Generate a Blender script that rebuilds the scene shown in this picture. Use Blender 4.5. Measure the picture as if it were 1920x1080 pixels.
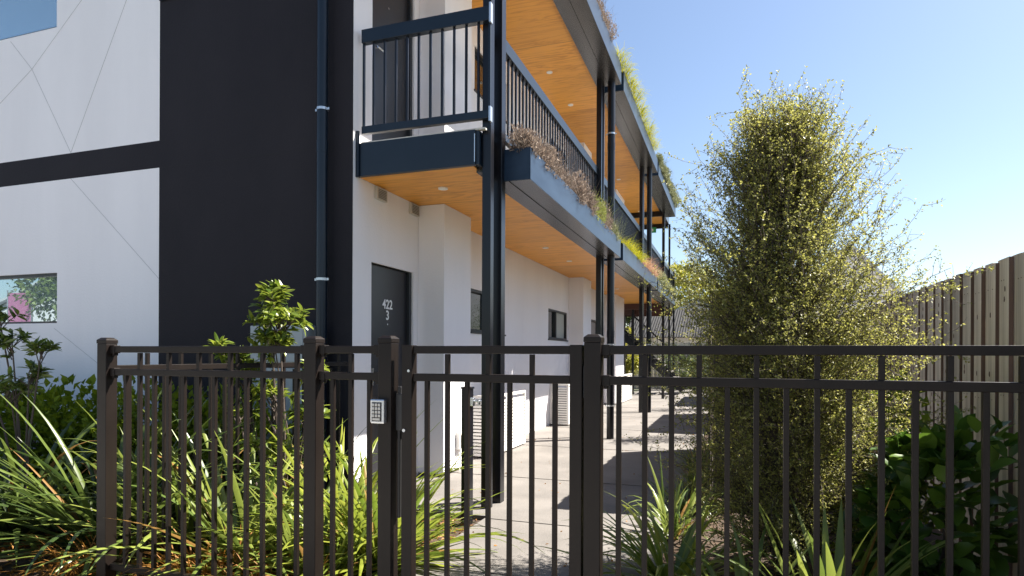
import bpy, math
import numpy as np
from mathutils import Vector, Matrix

for o in list(bpy.data.objects): bpy.data.objects.remove(o)
scene = bpy.context.scene
COL = scene.collection

# ------------------------------------------------------------------ camera
EYE = 1.26
yaw, roll = 0.33567, 0.004136
F = Vector((-math.sin(yaw), math.cos(yaw), 0)); R0 = Vector((math.cos(yaw), math.sin(yaw), 0)); U0 = Vector((0, 0, 1))
Rr = R0*math.cos(roll) + U0*math.sin(roll); Uu = -R0*math.sin(roll) + U0*math.cos(roll)
cam = bpy.data.cameras.new('camera'); co = bpy.data.objects.new('camera', cam); COL.objects.link(co)
m = Matrix((Rr, Uu, -F)).transposed().to_4x4(); m.translation = Vector((0, 0, EYE)); co.matrix_world = m
cam.sensor_fit = 'HORIZONTAL'; cam.sensor_width = 36; cam.lens = 36*1185.3/1920
cam.shift_y = (665.3-540)/1920; cam.clip_start = 0.05; cam.clip_end = 2000
scene.camera = co

# ------------------------------------------------------------------ light
SUN = Vector((1, .72, 1.5)).normalized()
el = math.asin(SUN.z); az = math.atan2(SUN.x, SUN.y)
w = bpy.data.worlds.new('World'); scene.world = w; w.use_nodes = True
nt = w.node_tree; bg = nt.nodes['Background']
sky = nt.nodes.new('ShaderNodeTexSky'); sky.sky_type = 'NISHITA'; sky.sun_disc = False
sky.sun_elevation = el; sky.sun_rotation = az; sky.air_density = 1.0; sky.dust_density = 1.0; sky.ozone_density = 1.9
nt.links.new(sky.outputs[0], bg.inputs[0]); bg.inputs[1].default_value = 0.047
sl = bpy.data.lights.new('sun', 'SUN'); sl.energy = 4.8; sl.angle = math.radians(0.5); sl.color = (1, .94, .84)
so = bpy.data.objects.new('sun', sl); COL.objects.link(so); so.rotation_euler = SUN.to_track_quat('Z', 'Y').to_euler()
so.location = (6, 4, 12)
vs = scene.view_settings; vs.view_transform = 'Standard'; vs.look = 'None'; vs.exposure = 2.03; vs.gamma = 1.0
scene.cycles.max_bounces = 8; scene.cycles.diffuse_bounces = 4; scene.cycles.transparent_max_bounces = 8
scene.cycles.use_denoising = True

# ------------------------------------------------------------------ materials
def mat(name, col, rough=.6, metal=0., spec=.5, noise=None, bump=None, coat=0., objvar=0., trans=0.):
    """noise=(scale, amount, stretch xyz, second colour); bump=(scale, strength, stretch)"""
    m = bpy.data.materials.new(name); m.use_nodes = True; n = m.node_tree; p = n.nodes['Principled BSDF']
    p.inputs['Base Color'].default_value = (*col, 1); p.inputs['Roughness'].default_value = rough
    p.inputs['Metallic'].default_value = metal; p.inputs['Specular IOR Level'].default_value = spec
    p.inputs['Coat Weight'].default_value = coat
    tc = n.nodes.new('ShaderNodeTexCoord')
    last = None
    if noise:
        sc, amt, st, c2 = noise
        mp = n.nodes.new('ShaderNodeMapping'); mp.inputs['Scale'].default_value = st
        n.links.new(tc.outputs['Object'], mp.inputs[0])
        t = n.nodes.new('ShaderNodeTexNoise'); t.inputs['Scale'].default_value = sc; t.inputs['Detail'].default_value = 6; t.inputs['Roughness'].default_value = .6
        n.links.new(mp.outputs[0], t.inputs[0])
        r = n.nodes.new('ShaderNodeMapRange'); r.inputs[1].default_value = .35; r.inputs[2].default_value = .65; r.inputs[4].default_value = amt
        n.links.new(t.outputs['Fac'], r.inputs[0])
        x = n.nodes.new('ShaderNodeMix'); x.data_type = 'RGBA'; x.inputs[6].default_value = (*col, 1); x.inputs[7].default_value = (*c2, 1)
        n.links.new(r.outputs[0], x.inputs[0]); last = x.outputs[2]
    if objvar:
        oi = n.nodes.new('ShaderNodeObjectInfo'); hs = n.nodes.new('ShaderNodeHueSaturation')
        mr = n.nodes.new('ShaderNodeMapRange'); mr.inputs[3].default_value = 1-objvar; mr.inputs[4].default_value = 1+objvar
        n.links.new(oi.outputs['Random'], mr.inputs[0]); n.links.new(mr.outputs[0], hs.inputs['Value'])
        if last: n.links.new(last, hs.inputs['Color'])
        else: hs.inputs['Color'].default_value = (*col, 1)
        last = hs.outputs[0]
    if last: n.links.new(last, p.inputs['Base Color'])
    if bump:
        sc, s, st = bump
        mp = n.nodes.new('ShaderNodeMapping'); mp.inputs['Scale'].default_value = st; n.links.new(tc.outputs['Object'], mp.inputs[0])
        t = n.nodes.new('ShaderNodeTexNoise'); t.inputs['Scale'].default_value = sc; t.inputs['Detail'].default_value = 5
        n.links.new(mp.outputs[0], t.inputs[0]); b = n.nodes.new('ShaderNodeBump'); b.inputs['Strength'].default_value = s; b.inputs['Distance'].default_value = .01
        n.links.new(t.outputs['Fac'], b.inputs['Height']); n.links.new(b.outputs[0], p.inputs['Normal'])
    return m

def leafmat(name, c1, c2, rough=.4, trans=.35, spec=.5, tcol=None, isl=True, dead=None):
    m = bpy.data.materials.new(name); m.use_nodes = True; n = m.node_tree; p = n.nodes['Principled BSDF']; out = n.nodes['Material Output']
    g = n.nodes.new('ShaderNodeNewGeometry'); x = n.nodes.new('ShaderNodeMix'); x.data_type = 'RGBA'
    x.inputs[6].default_value = (*c1, 1); x.inputs[7].default_value = (*c2, 1)
    if isl: n.links.new(g.outputs['Random Per Island'], x.inputs[0])
    if dead:
        gt = n.nodes.new('ShaderNodeMath'); gt.operation = 'GREATER_THAN'; gt.inputs[1].default_value = .93; n.links.new(g.outputs['Random Per Island'], gt.inputs[0])
        x0 = x; x = n.nodes.new('ShaderNodeMix'); x.data_type = 'RGBA'; n.links.new(gt.outputs[0], x.inputs[0]); n.links.new(x0.outputs[2], x.inputs[6]); x.inputs[7].default_value = (*dead, 1)
    n.links.new(x.outputs[2], p.inputs['Base Color']); p.inputs['Roughness'].default_value = rough; p.inputs['Specular IOR Level'].default_value = spec
    t = n.nodes.new('ShaderNodeBsdfTranslucent')
    if tcol: t.inputs[0].default_value = (*tcol, 1)
    else: n.links.new(x.outputs[2], t.inputs[0])
    mx = n.nodes.new('ShaderNodeMixShader'); mx.inputs[0].default_value = trans
    n.links.new(p.outputs[0], mx.inputs[1]); n.links.new(t.outputs[0], mx.inputs[2]); n.links.new(mx.outputs[0], out.inputs[0])
    return m

def glassmat(name, dark, fac, tint=(.9, .95, 1)):
    m = bpy.data.materials.new(name); m.use_nodes = True; n = m.node_tree; p = n.nodes['Principled BSDF']; out = n.nodes['Material Output']
    p.inputs['Base Color'].default_value = (*dark, 1); p.inputs['Roughness'].default_value = .08
    g = n.nodes.new('ShaderNodeBsdfGlossy'); g.inputs['Color'].default_value = (*tint, 1); g.inputs['Roughness'].default_value = .01
    tc = n.nodes.new('ShaderNodeTexCoord'); t = n.nodes.new('ShaderNodeTexNoise'); t.inputs['Scale'].default_value = 1.3
    n.links.new(tc.outputs['Object'], t.inputs[0]); b = n.nodes.new('ShaderNodeBump'); b.inputs['Strength'].default_value = .03; b.inputs['Distance'].default_value = .02
    n.links.new(t.outputs['Fac'], b.inputs['Height']); n.links.new(b.outputs[0], g.inputs['Normal'])
    mx = n.nodes.new('ShaderNodeMixShader'); mx.inputs[0].default_value = fac
    n.links.new(p.outputs[0], mx.inputs[1]); n.links.new(g.outputs[0], mx.inputs[2]); n.links.new(mx.outputs[0], out.inputs[0])
    return m

def plymat():
    m = bpy.data.materials.new('stained_plywood'); m.use_nodes = True; n = m.node_tree; p = n.nodes['Principled BSDF']
    tc = n.nodes.new('ShaderNodeTexCoord')
    mp = n.nodes.new('ShaderNodeMapping'); mp.inputs['Scale'].default_value = (.9, 7.0, 1); n.links.new(tc.outputs['Object'], mp.inputs[0])
    t = n.nodes.new('ShaderNodeTexNoise'); t.inputs['Scale'].default_value = 1.0; t.inputs['Detail'].default_value = 4; t.inputs['Distortion'].default_value = 1.2
    n.links.new(mp.outputs[0], t.inputs[0])
    mu = n.nodes.new('ShaderNodeMath'); mu.operation = 'MULTIPLY'; mu.inputs[1].default_value = 10; n.links.new(t.outputs['Fac'], mu.inputs[0])
    fr = n.nodes.new('ShaderNodeMath'); fr.operation = 'PINGPONG'; fr.inputs[1].default_value = 1; n.links.new(mu.outputs[0], fr.inputs[0])
    pw = n.nodes.new('ShaderNodeMath'); pw.operation = 'POWER'; pw.inputs[1].default_value = 2.2; n.links.new(fr.outputs[0], pw.inputs[0])
    t2 = n.nodes.new('ShaderNodeTexNoise'); t2.inputs['Scale'].default_value = 1.1; n.links.new(tc.outputs['Object'], t2.inputs[0])
    m2 = n.nodes.new('ShaderNodeMath'); m2.operation = 'MULTIPLY'; n.links.new(pw.outputs[0], m2.inputs[0]); n.links.new(t2.outputs['Fac'], m2.inputs[1])
    x = n.nodes.new('ShaderNodeMix'); x.data_type = 'RGBA'; x.inputs[6].default_value = (.86, .385, .052, 1); x.inputs[7].default_value = (.44, .145, .012, 1)
    n.links.new(m2.outputs[0], x.inputs[0])
    br = n.nodes.new('ShaderNodeTexBrick'); br.offset = .5; br.inputs['Scale'].default_value = 1; br.inputs['Brick Width'].default_value = 2.4; br.inputs['Row Height'].default_value = 1.2
    br.inputs['Mortar Size'].default_value = .005; br.inputs['Color1'].default_value = (1, 1, 1, 1); br.inputs['Color2'].default_value = (.80, .78, .76, 1); br.inputs['Mortar'].default_value = (.45, .4, .35, 1)
    sw = n.nodes.new('ShaderNodeMapping'); sw.inputs['Rotation'].default_value = (0, 0, math.pi/2); n.links.new(tc.outputs['Object'], sw.inputs[0]); n.links.new(sw.outputs[0], br.inputs[0])
    y = n.nodes.new('ShaderNodeMix'); y.data_type = 'RGBA'; y.blend_type = 'MULTIPLY'; y.inputs[0].default_value = 1
    n.links.new(x.outputs[2], y.inputs[6]); n.links.new(br.outputs[0], y.inputs[7]); n.links.new(y.outputs[2], p.inputs['Base Color'])
    p.inputs['Roughness'].default_value = .42
    return m

WHITE = mat('white_render', (.82, .805, .825), .75, noise=(1.1, .8, (1.6, 1.6, .3), (.765, .75, .77)), bump=(45, .22, (1, 1, 1)))
DARKR = mat('charcoal_render', (.0145, .0128, .0168), .75, spec=.25, noise=(1.1, .8, (1, 1, .6), (.021, .0185, .023)), bump=(45, .3, (1, 1, 1)))
NAVY = mat('navy_steel', (.0045, .0105, .020), .34, spec=.42, noise=(2.5, .6, (1, .4, 1), (.008, .015, .026)), bump=(6, .03, (1, 1, 1)))
PLANT = mat('planter_steel', (.007, .020, .044), .40, spec=.36, coat=0, noise=(3, .5, (1, .3, 2), (.03, .055, .095)), bump=(2.5, .05, (1, 1, 1)))
UNDER = mat('underside_steel', (.014, .013, .013), .27, spec=.9, noise=(3, .8, (1, .4, 1), (.035, .031, .028)), bump=(3, .08, (1, .3, 1)))  # dark mottled steel for trough bases and edge beams
BLACK = mat('black_steel', (.0045, .005, .008), .28, spec=.38, noise=(5, .5, (1, 1, .2), (.008, .008, .010)))
BRONZE = mat('bronze_powder_coat', (.0075, .0050, .0042), .42, spec=.22, noise=(9, .7, (1, 1, .3), (.013, .009, .0072)), bump=(400, .08, (1, 1, 1)))
PLY = plymat()
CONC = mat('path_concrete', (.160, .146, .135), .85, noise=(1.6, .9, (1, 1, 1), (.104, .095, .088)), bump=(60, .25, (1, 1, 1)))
FORE = mat('bounce_concrete', (.37, .35, .33), .85, noise=(1.2, .9, (1, 1, 1), (.31, .29, .27)), bump=(60, .25, (1, 1, 1)))  # paler than the path so it bounces light onto the gable
JOINT = mat('joint_dark', (.05, .045, .04), .9)  # dark tone of the joints between path slabs
SOIL = mat('mulch_soil', (.03, .019, .012), .95, noise=(14, 1, (1, 1, 1), (.065, .036, .018)), bump=(30, 1, (1, 1, 1)))
GRND = mat('rough_ground', (.13, .125, .11), .95, noise=(.7, 1, (1, 1, 1), (.07, .085, .04)), bump=(8, .8, (1, 1, 1)))
ASPH = mat('asphalt', (.06, .06, .062), .9, noise=(30, .8, (1, 1, 1), (.09, .09, .09)), bump=(150, .5, (1, 1, 1)))
DOORM = mat('door_paint', (.014, .014, .018), .4)
FRAME = mat('window_frame', (.022, .024, .028), .4)
VENT = mat('vent_plastic', (.50, .47, .42), .6)
VDARK = mat('vent_shadow', (.10, .09, .08), .8)
LAMP = mat('downlight_white', (.82, .80, .74), .4)
ZINC = mat('galvanised', (.62, .64, .66), .3, metal=.8)
GREYB = mat('meter_box_grey', (.42, .44, .45), .55, noise=(3, .6, (1, 1, 1), (.36, .40, .40)))
SLAT = mat('white_slats', (.74, .72, .68), .55)
CHROME = mat('satin_chrome', (.62, .64, .68), .25, metal=.9)
KEYB = mat('keypad_black', (.02, .02, .022), .4)
KEYS = mat('keypad_buttons', (.45, .44, .42), .35, metal=.5)
DIGIT = mat('white_lettering', (.80, .80, .80), .5)
BLIND = mat('blind_fabric', (.45, .45, .40), .8, noise=(20, .5, (1, 8, .2), (.30, .31, .28)))
GLS = glassmat('window_glass', (.012, .016, .018), .14)
GLM = glassmat('mirror_glass', (.20, .27, .29), .50, (.72, .86, .92))
WOOD = mat('weathered_paling', (.66, .60, .52), .85, noise=(3, 1, (7, 7, .3), (.40, .35, .29)), bump=(25, .9, (4, 4, .15)), objvar=.3)
WOODE = mat('sawn_edge', (.19, .115, .085), .9, noise=(4, .9, (6, 6, .3), (.12, .075, .055)), objvar=.15)
BARK = mat('bark', (.10, .075, .055), .9, noise=(20, .9, (1, 1, .2), (.05, .038, .03)), bump=(40, .8, (1, 1, .2)))
TWIG = mat('twig', (.075, .055, .045), .8)
STAIN = mat('dark_stained_timber', (.11, .09, .07), .85, noise=(3, .9, (6, 6, .3), (.03, .022, .018)))
KNOT = mat('knot_and_nail', (.10, .06, .04), .8)
RED = mat('brown_beam', (.07, .025, .018), .6)
GREEN = mat('exit_green', (.03, .30, .12), .5)
PINK = mat('pink_sign', (.34, .12, .22), .6)
ROOFC = mat('corrugated_grey', (.018, .018, .020), .8, spec=.15, noise=(3, .6, (1, 1, 1), (.03, .03, .032)))
HOUSE = mat('house_white', (.60, .60, .60), .7, noise=(2, .5, (1, 1, 1), (.52, .52, .52)))

TREE = leafmat('wiry_leaf', (.16, .17, .032), (.41, .39, .11), .45, .5, .45)
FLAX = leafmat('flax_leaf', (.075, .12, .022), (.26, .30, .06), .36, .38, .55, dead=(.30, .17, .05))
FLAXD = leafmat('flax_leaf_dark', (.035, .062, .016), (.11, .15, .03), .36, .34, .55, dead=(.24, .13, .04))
HEDGE = leafmat('hedge_leaf', (.10, .15, .008), (.20, .26, .015), .55, .34, .2)
BRIGHT = leafmat('young_leaf', (.11, .165, .02), (.32, .35, .05), .34, .44, .55, dead=(.36, .24, .08))
SHRUBL = leafmat('shrub_leaf', (.07, .12, .015), (.26, .30, .04), .28, .40, .7)
MIDL = leafmat('dark_spray_leaf', (.07, .12, .02), (.18, .23, .04), .30, .30, .7)
ROUND = leafmat('round_leaf', (.035, .085, .012), (.11, .18, .02), .35, .35, .5)
YEL = leafmat('yellow_grass', (.42, .36, .008), (.26, .30, .015), .6, .35, .2)
LAV = leafmat('dry_lavender', (.17, .125, .105), (.34, .27, .215), .8, .25)
SAGE = leafmat('sage_leaf', (.17, .19, .09), (.30, .31, .17), .6, .3)
LIME = leafmat('lime_leaf', (.22, .26, .05), (.34, .36, .10), .5, .35)
PINKG = leafmat('pink_grass', (.38, .20, .12), (.45, .28, .17), .7, .4)
RUST = leafmat('rust_sedge', (.22, .09, .012), (.36, .17, .03), .6, .35)
FART = leafmat('far_leaf', (.20, .22, .02), (.42, .38, .05), .5, .35)
FARD = leafmat('far_leaf_dark', (.05, .085, .02), (.14, .18, .04), .5, .35)

# ------------------------------------------------------------------ object helpers
OFF = {}
def tag(o, label, cat, group=None, kind=None):
    if label: o['label'] = label
    if cat: o['category'] = cat
    if group: o['group'] = group
    if kind: o['kind'] = kind
    return o
def thing(name, loc, label, cat, group=None):
    o = bpy.data.objects.new(name, None); COL.objects.link(o); o.location = loc; o.empty_display_size = .1
    OFF[o.name] = Vector(loc); return tag(o, label, cat, group)

class MB:
    def __init__(s): s.v = []; s.f = []; s.m = []; s.mi = 0
    def add(s, vs, fs):
        b = len(s.v); s.v += [tuple(v) for v in vs]; s.f += [tuple(b+i for i in f) for f in fs]; s.m += [s.mi]*len(fs); return s
    def box(s, x0, x1, y0, y1, z0, z1):
        return s.add([(x0,y0,z0),(x1,y0,z0),(x1,y1,z0),(x0,y1,z0),(x0,y0,z1),(x1,y0,z1),(x1,y1,z1),(x0,y1,z1)],
              [(0,3,2,1),(4,5,6,7),(0,1,5,4),(1,2,6,5),(2,3,7,6),(3,0,4,7)])
    def prism(s, pts, axis, a, b):
        """extrude 2-D outline; axis 'x': pts=(y,z); 'y': pts=(x,z); 'z': pts=(x,y)"""
        def P(p, t): return {'x': (t, p[0], p[1]), 'y': (p[0], t, p[1]), 'z': (p[0], p[1], t)}[axis]
        n = len(pts)
        return s.add([P(p, a) for p in pts]+[P(p, b) for p in pts], [tuple(range(n))[::-1], tuple(range(n, 2*n))]+[(i, (i+1) % n, n+(i+1) % n, n+i) for i in range(n)])
    def tube(s, pts, rad, n=8, cap=True):
        pts = [Vector(p) for p in pts]; k = len(pts); rad = rad if hasattr(rad, '__len__') else [rad]*k
        rings = []
        for i, p in enumerate(pts):
            d = (pts[min(i+1, k-1)]-pts[max(i-1, 0)]).normalized()
            a = d.orthogonal().normalized() if i == 0 else (a-d*a.dot(d)).normalized()
            b = d.cross(a)
            rings.append([p+(a*math.cos(t)+b*math.sin(t))*rad[i] for t in [2*math.pi*j/n for j in range(n)]])
        vs = [v for r in rings for v in r]; fs = []
        for i in range(k-1):
            for j in range(n): fs.append((i*n+j, i*n+(j+1) % n, (i+1)*n+(j+1) % n, (i+1)*n+j))
        if cap: fs += [tuple(range(n))[::-1], tuple((k-1)*n+j for j in range(n))]
        return s.add(vs, fs)
    def bar(s, a, b, w, h):
        a, b = Vector(a), Vector(b); d = (b-a).normalized(); x = d.cross(Vector((0, 0, 1)))
        x = x.normalized() if x.length > 1e-4 else Vector((1, 0, 0)); y = d.cross(x)
        c = [x*sx*w/2+y*sy*h/2 for sx, sy in ((-1,-1),(1,-1),(1,1),(-1,1))]
        return s.add([a+q for q in c]+[b+q for q in c], [(0,3,2,1),(4,5,6,7),(0,1,5,4),(1,2,6,5),(2,3,7,6),(3,0,4,7)])
    def build(s, name, mats, parent=None, bevel=0, smooth=False, origin=None):
        return mesh(name, np.array(s.v, float), s.f, mats, parent, bevel, smooth, origin, s.m)

def mesh(name, v, f, mats, parent=None, bevel=0, smooth=False, origin=None, mi=None):
    mats = mats if isinstance(mats, (list, tuple)) else [mats]
    off = Vector((0, 0, 0))
    if parent is not None: off = OFF.get(parent.name, Vector((0, 0, 0)))
    elif origin is not None: off = Vector(origin)
    v = np.asarray(v, float)-np.array(off)
    me = bpy.data.meshes.new(name)
    if isinstance(f, np.ndarray):
        n = f.shape[0]; k = f.shape[1]
        me.vertices.add(len(v)); me.vertices.foreach_set('co', v.astype(np.float32).ravel())
        me.loops.add(n*k); me.loops.foreach_set('vertex_index', f.astype(np.int32).ravel())
        me.polygons.add(n); me.polygons.foreach_set('loop_start', np.arange(0, n*k, k, dtype=np.int32))
        if smooth: me.polygons.foreach_set('use_smooth', np.ones(n, dtype=bool))
        me.update(calc_edges=True)
    else:
        me.from_pydata([tuple(p) for p in v], [], f); me.update()
        if smooth: me.polygons.foreach_set('use_smooth', [True]*len(f))
        if mi is not None and len(mats) > 1: me.polygons.foreach_set('material_index', mi)
    for q in mats: me.materials.append(q)
    o = bpy.data.objects.new(name, me); COL.objects.link(o)
    if parent is not None: o.parent = parent; OFF[o.name] = off
    elif origin is not None: o.location = origin; OFF[o.name] = off
    if bevel:
        b = o.modifiers.new('bevel', 'BEVEL'); b.width = bevel; b.segments = 2; b.limit_method = 'ANGLE'
    return o
def copy_part(o, loc, parent):
    c = o.copy(); COL.objects.link(c); c.parent = parent; c.location = loc; return c
def struct(o): o['kind'] = 'structure'; return o

# ------------------------------------------------------------------ ground
BIG = MB(); BIG.box(-600, 600, -600, 900, -.6, -.10); struct(BIG.build('ground', GRND))
b = MB(); b.box(-14, -1.80, 2.0, 4.60, -.3, -.035)
struct(b.build('garden_soil', SOIL))
b = MB(); b.box(-.42, 1.52, 2.52, 26, -.3, -.02); struct(b.build('planting_strip', SOIL))
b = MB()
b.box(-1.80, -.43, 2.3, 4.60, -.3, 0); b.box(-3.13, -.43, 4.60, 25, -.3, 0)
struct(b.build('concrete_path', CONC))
b = MB(); b.box(-.43, 1.6, -1.5, 2.5, -.3, -.002); b.box(-1.8, -.43, -1.5, 2.299, -.3, -.002); b.box(-14, -1.80, -1.5, 2.0, -.3, -.002); b.box(1.6, 12, -1.5, 2.3, -.3, -.002)
struct(b.build('bounce_forecourt', FORE))  # unseen paving, extended and lightened to bounce light onto the gable
b = MB()
for y in (4.53, 6.16, 8.4, 10.7, 13.0, 15.3, 17.6, 20): b.box(-3.1 if y > 4.6 else -1.79, -.45, y-.004, y+.004, .0015, .004)
for y in (3.4, 2.2, 1.0): b.box(-1.79, -.45, y-.004, y+.004, .0015, .004)
struct(b.build('path_joints', JOINT))
b = MB(); b.box(1.62, 12, 2.31, 40, -.3, -.03); struct(b.build('bounce_ground', mat('bounce_gravel', (.50, .48, .45), .9, noise=(40, .8, (1, 1, 1), (.32, .30, .27)))))  # unseen pale ground, added to bounce light onto the side wall
b = MB(); b.box(-200, 200, -16, -3, -.12, -.06); struct(b.build('road', ASPH))
b = MB(); b.box(-60, 60, -3, -1.501, -.3, -.004); struct(b.build('bounce_pavement', FORE))  # unseen strip added in the same pale concrete for more bounce light

# ------------------------------------------------------------------ building
XW, XB, YG, YE = -3.1, -2.8, 4.70, 17.3
Z1, Z2, FL = 2.81, 5.49, 3.10
B = thing('apartment_building', (-3.1, 4.7, 0), 'two storey white and charcoal apartment building with timber lined balconies and navy steel planters', 'building')
# gable walls (with window openings) : side wall X=XW is cut for doors/windows by frames set proud of dark recesses
def wallx(name, mt, x, y0, y1, z0, z1, holes, th=.2):
    """wall whose outer face is X=x, thickness to -X, rectangular holes [(y0,y1,z0,z1)] """
    ys = sorted({y0, y1, *[h[0] for h in holes], *[h[1] for h in holes]}); zs = sorted({z0, z1, *[h[2] for h in holes], *[h[3] for h in holes]})
    b = MB()
    for i in range(len(ys)-1):
        for j in range(len(zs)-1):
            cy, cz = (ys[i]+ys[i+1])/2, (zs[j]+zs[j+1])/2
            if not any(h[0] < cy < h[1] and h[2] < cz < h[3] for h in holes): b.box(x-th, x, ys[i], ys[i+1], zs[j], zs[j+1])
    return b
doors = [(5.0, 5.80, 0, 2.10)]; wins = [(7.305, 8.55, 1.55, 2.095), (10.84, 12.20, 1.55, 2.095), (14.3, 15.5, 1.55, 2.095)]
doorsU = [(5.0, 5.80, FL, FL+2.10)]; winsU = [(7.40, 8.6, 4.62, 5.18), (10.9, 12.2, 4.62, 5.18), (14.3, 15.5, 4.62, 5.18)]
wb = wallx('w', WHITE, XW, YG, YE, .05, 5.75, doors+wins+doorsU+winsU)
wb.build('side_wall', WHITE, B)
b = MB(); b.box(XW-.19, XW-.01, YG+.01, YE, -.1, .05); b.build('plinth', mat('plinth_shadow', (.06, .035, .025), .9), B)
for y0, y1 in ((5.90, 6.60), (12.32, 13.05), (16.05, 17.3)):
    b = MB(); b.box(XW+.001, XB, y0, y1, .03, Z1-.001); b.build('duct_column', WHITE, B, .004)
    b = MB(); b.box(XW+.001, XB, y0, y1, FL, Z2-.001); b.build('duct_column', WHITE, B, .004)
# gable face  (outer plane Y=4.70)
XD = -5.302
def wally(x0, x1, z0, z1, holes, y=YG, th=.2):
    xs = sorted({x0, x1, *[h[0] for h in holes], *[h[1] for h in holes]}); zs = sorted({z0, z1, *[h[2] for h in holes], *[h[3] for h in holes]})
    b = MB()
    for i in range(len(xs)-1):
        for j in range(len(zs)-1):
            cx, cz = (xs[i]+xs[i+1])/2, (zs[j]+zs[j+1])/2
            if not any(h[0] < cx < h[1] and h[2] < cz < h[3] for h in holes): b.box(xs[i], xs[i+1], y, y+th, zs[j], zs[j+1])
    return b
GW = [(-8.3, -6.71, 1.575, 2.105), (-8.3, -6.73, 4.69, 5.25)]
wally(-12, XD, -.1, 5.75, GW+[(-12.0, XD, 3.077, 3.342)]).build('white_gable_wall', WHITE, B)
wally(-12, XD, 3.077, 3.342, []).build('charcoal_band', DARKR, B)
wally(XD, XW-.2, -.1, 5.75, []).build('charcoal_gable_wall', DARKR, B)
b = MB(); b.box(XW-.2, XW-.001, YG-.003, YG-.0005, 0, 5.75); b.build('charcoal_corner', DARKR, B)
b = MB(); b.box(XD, XW-.2, YG-.0015, YG, 3.072, 3.078); b.build('control_joint', mat('joint_black', (.006, .006, .008), .8), B)
b = MB(); b.box(XD+.01, XW-.5, YG-.02, YG-.0005, 4.70, 4.76); b.build('flashing', NAVY, B)
b = MB()
JL = [((-7.441, 4.651), (-7.103, 4.30)), ((-7.103, 4.30), (-6.514, 3.345)), ((-6.512, 3.075), (-5.303, 1.993)), ((-7.75, 3.91), (-7.103, 4.30)), ((-7.103, 4.30), (-6.28, 4.98)),
      ((-6.514, 3.345), (-5.66, 4.95)), ((-6.75, 1.52), (-5.95, 1.06))]
for (x0, z0), (x1, z1) in JL: b.bar((x0, YG-.0005, z0), (x1, YG-.0005, z1), .003, .004)
b.build('render_groove', mat('groove_grey', (.44, .44, .45), .9), B)
# roof + decks
YS0, YS1 = 4.80, 22.5
b = MB(); b.box(-12, -1.94, 4.72, 20.8, Z2+.012, 5.72); b.build('roof', NAVY, B)
b = MB(); b.box(XW+.002, -2.02, YS0, 20.8, Z2, Z2+.011); b.build('upper_soffit', PLY, B)
b = MB(); b.box(XW+.002, -2.02, YS0, YS1, Z1, Z1+.012); b.build('lower_soffit', PLY, B)
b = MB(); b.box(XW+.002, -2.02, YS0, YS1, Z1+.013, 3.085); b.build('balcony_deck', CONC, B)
b = MB(); b.box(XW+.001, -1.985, 4.755, 4.799, Z1-.003, FL-.005); b.box(-1.985, -1.955, 4.77, 4.85, Z1, FL-.01); b.box(XW-.004, XW+.03, 4.735, 4.754, Z1-.01, 3.20)
b.build('end_beam', NAVY, B, .003)
b = MB(); b.box(XW+.001, -1.955, 4.755, 4.799, Z2-.003, 5.74); b.build('roof_end_beam', NAVY, B, .003)
b = MB(); b.box(-2.019, -1.935, 4.87, YS1, 2.775, 3.09); b.box(-2.019, -1.935, 4.87, 20.8, 5.45, 5.735); b.build('edge_beam', UNDER, B)
b = MB(); b.box(-12, XW, YE, YE+.15, 0, 5.7); b.box(-12, -11.8, YG+.2, YE, 0, 5.7); b.build('rear_wall', WHITE, B)
# doors
def door(z, first):
    fr = MB(); y0, y1 = 5.0, 5.80
    fr.box(XW-.12, XW-.02, y0, y0+.035, z, z+2.10); fr.box(XW-.12, XW-.02, y1-.045, y1, z, z+2.10); fr.box(XW-.12, XW-.021, y0+.035, y1-.045, z+2.05, z+2.10)
    p = fr.build('door_frame', FRAME, B, .003)
    l = MB(); l.box(XW-.10, XW-.055, y0+.037, y1-.047, z+.01, z+2.048); d = l.build('door', DOORM, B, .003)
    h = MB(); h.tube([(XW-.055, 5.10, z+1.0), (XW-.005, 5.10, z+1.0)], .012); h.tube([(XW-.005, 5.10, z+1.0), (XW-.005, 5.23, z+1.0)], .01); h.box(XW-.056, XW-.048, 5.075, 5.125, z+.92, z+1.08)
    h.build('handle', CHROME, d)
    k = MB(); k.tube([(XW-.056, 5.37, z+1.50), (XW-.048, 5.37, z+1.50)], .009, 12); k.build('peephole', CHROME, d)
    return d
d1 = door(.05, True); door(FL, False)
def text(s, size, loc, name, mt, parent, rot=(math.pi/2, 0, math.pi/2), off=.001, sx=1.0):
    c = bpy.data.curves.new('t', 'FONT'); c.body = s; c.size = size; c.extrude = off; c.offset = .0022; c.align_x = 'CENTER'
    t = bpy.data.objects.new('t', c); COL.objects.link(t); bpy.context.view_layer.update()
    me = bpy.data.meshes.new_from_object(t.evaluated_get(bpy.context.evaluated_depsgraph_get()))
    bpy.data.objects.remove(t); bpy.data.curves.remove(c)
    M = Matrix.Translation(Vector(loc)-OFF[parent.name]) @ Matrix.Rotation(rot[2], 4, 'Z') @ Matrix.Rotation(rot[0], 4, 'X') @ Matrix.Diagonal((sx, 1, 1, 1))
    me.transform(M); me.materials.clear(); me.materials.append(mt)
    o = bpy.data.objects.new(name, me); COL.objects.link(o); o.parent = parent; return o
text('422', .125, (XW-.052, 5.375, 1.70), 'door_number', DIGIT, d1)
text('3', .125, (XW-.052, 5.375, 1.595), 'door_number', DIGIT, d1)
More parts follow.
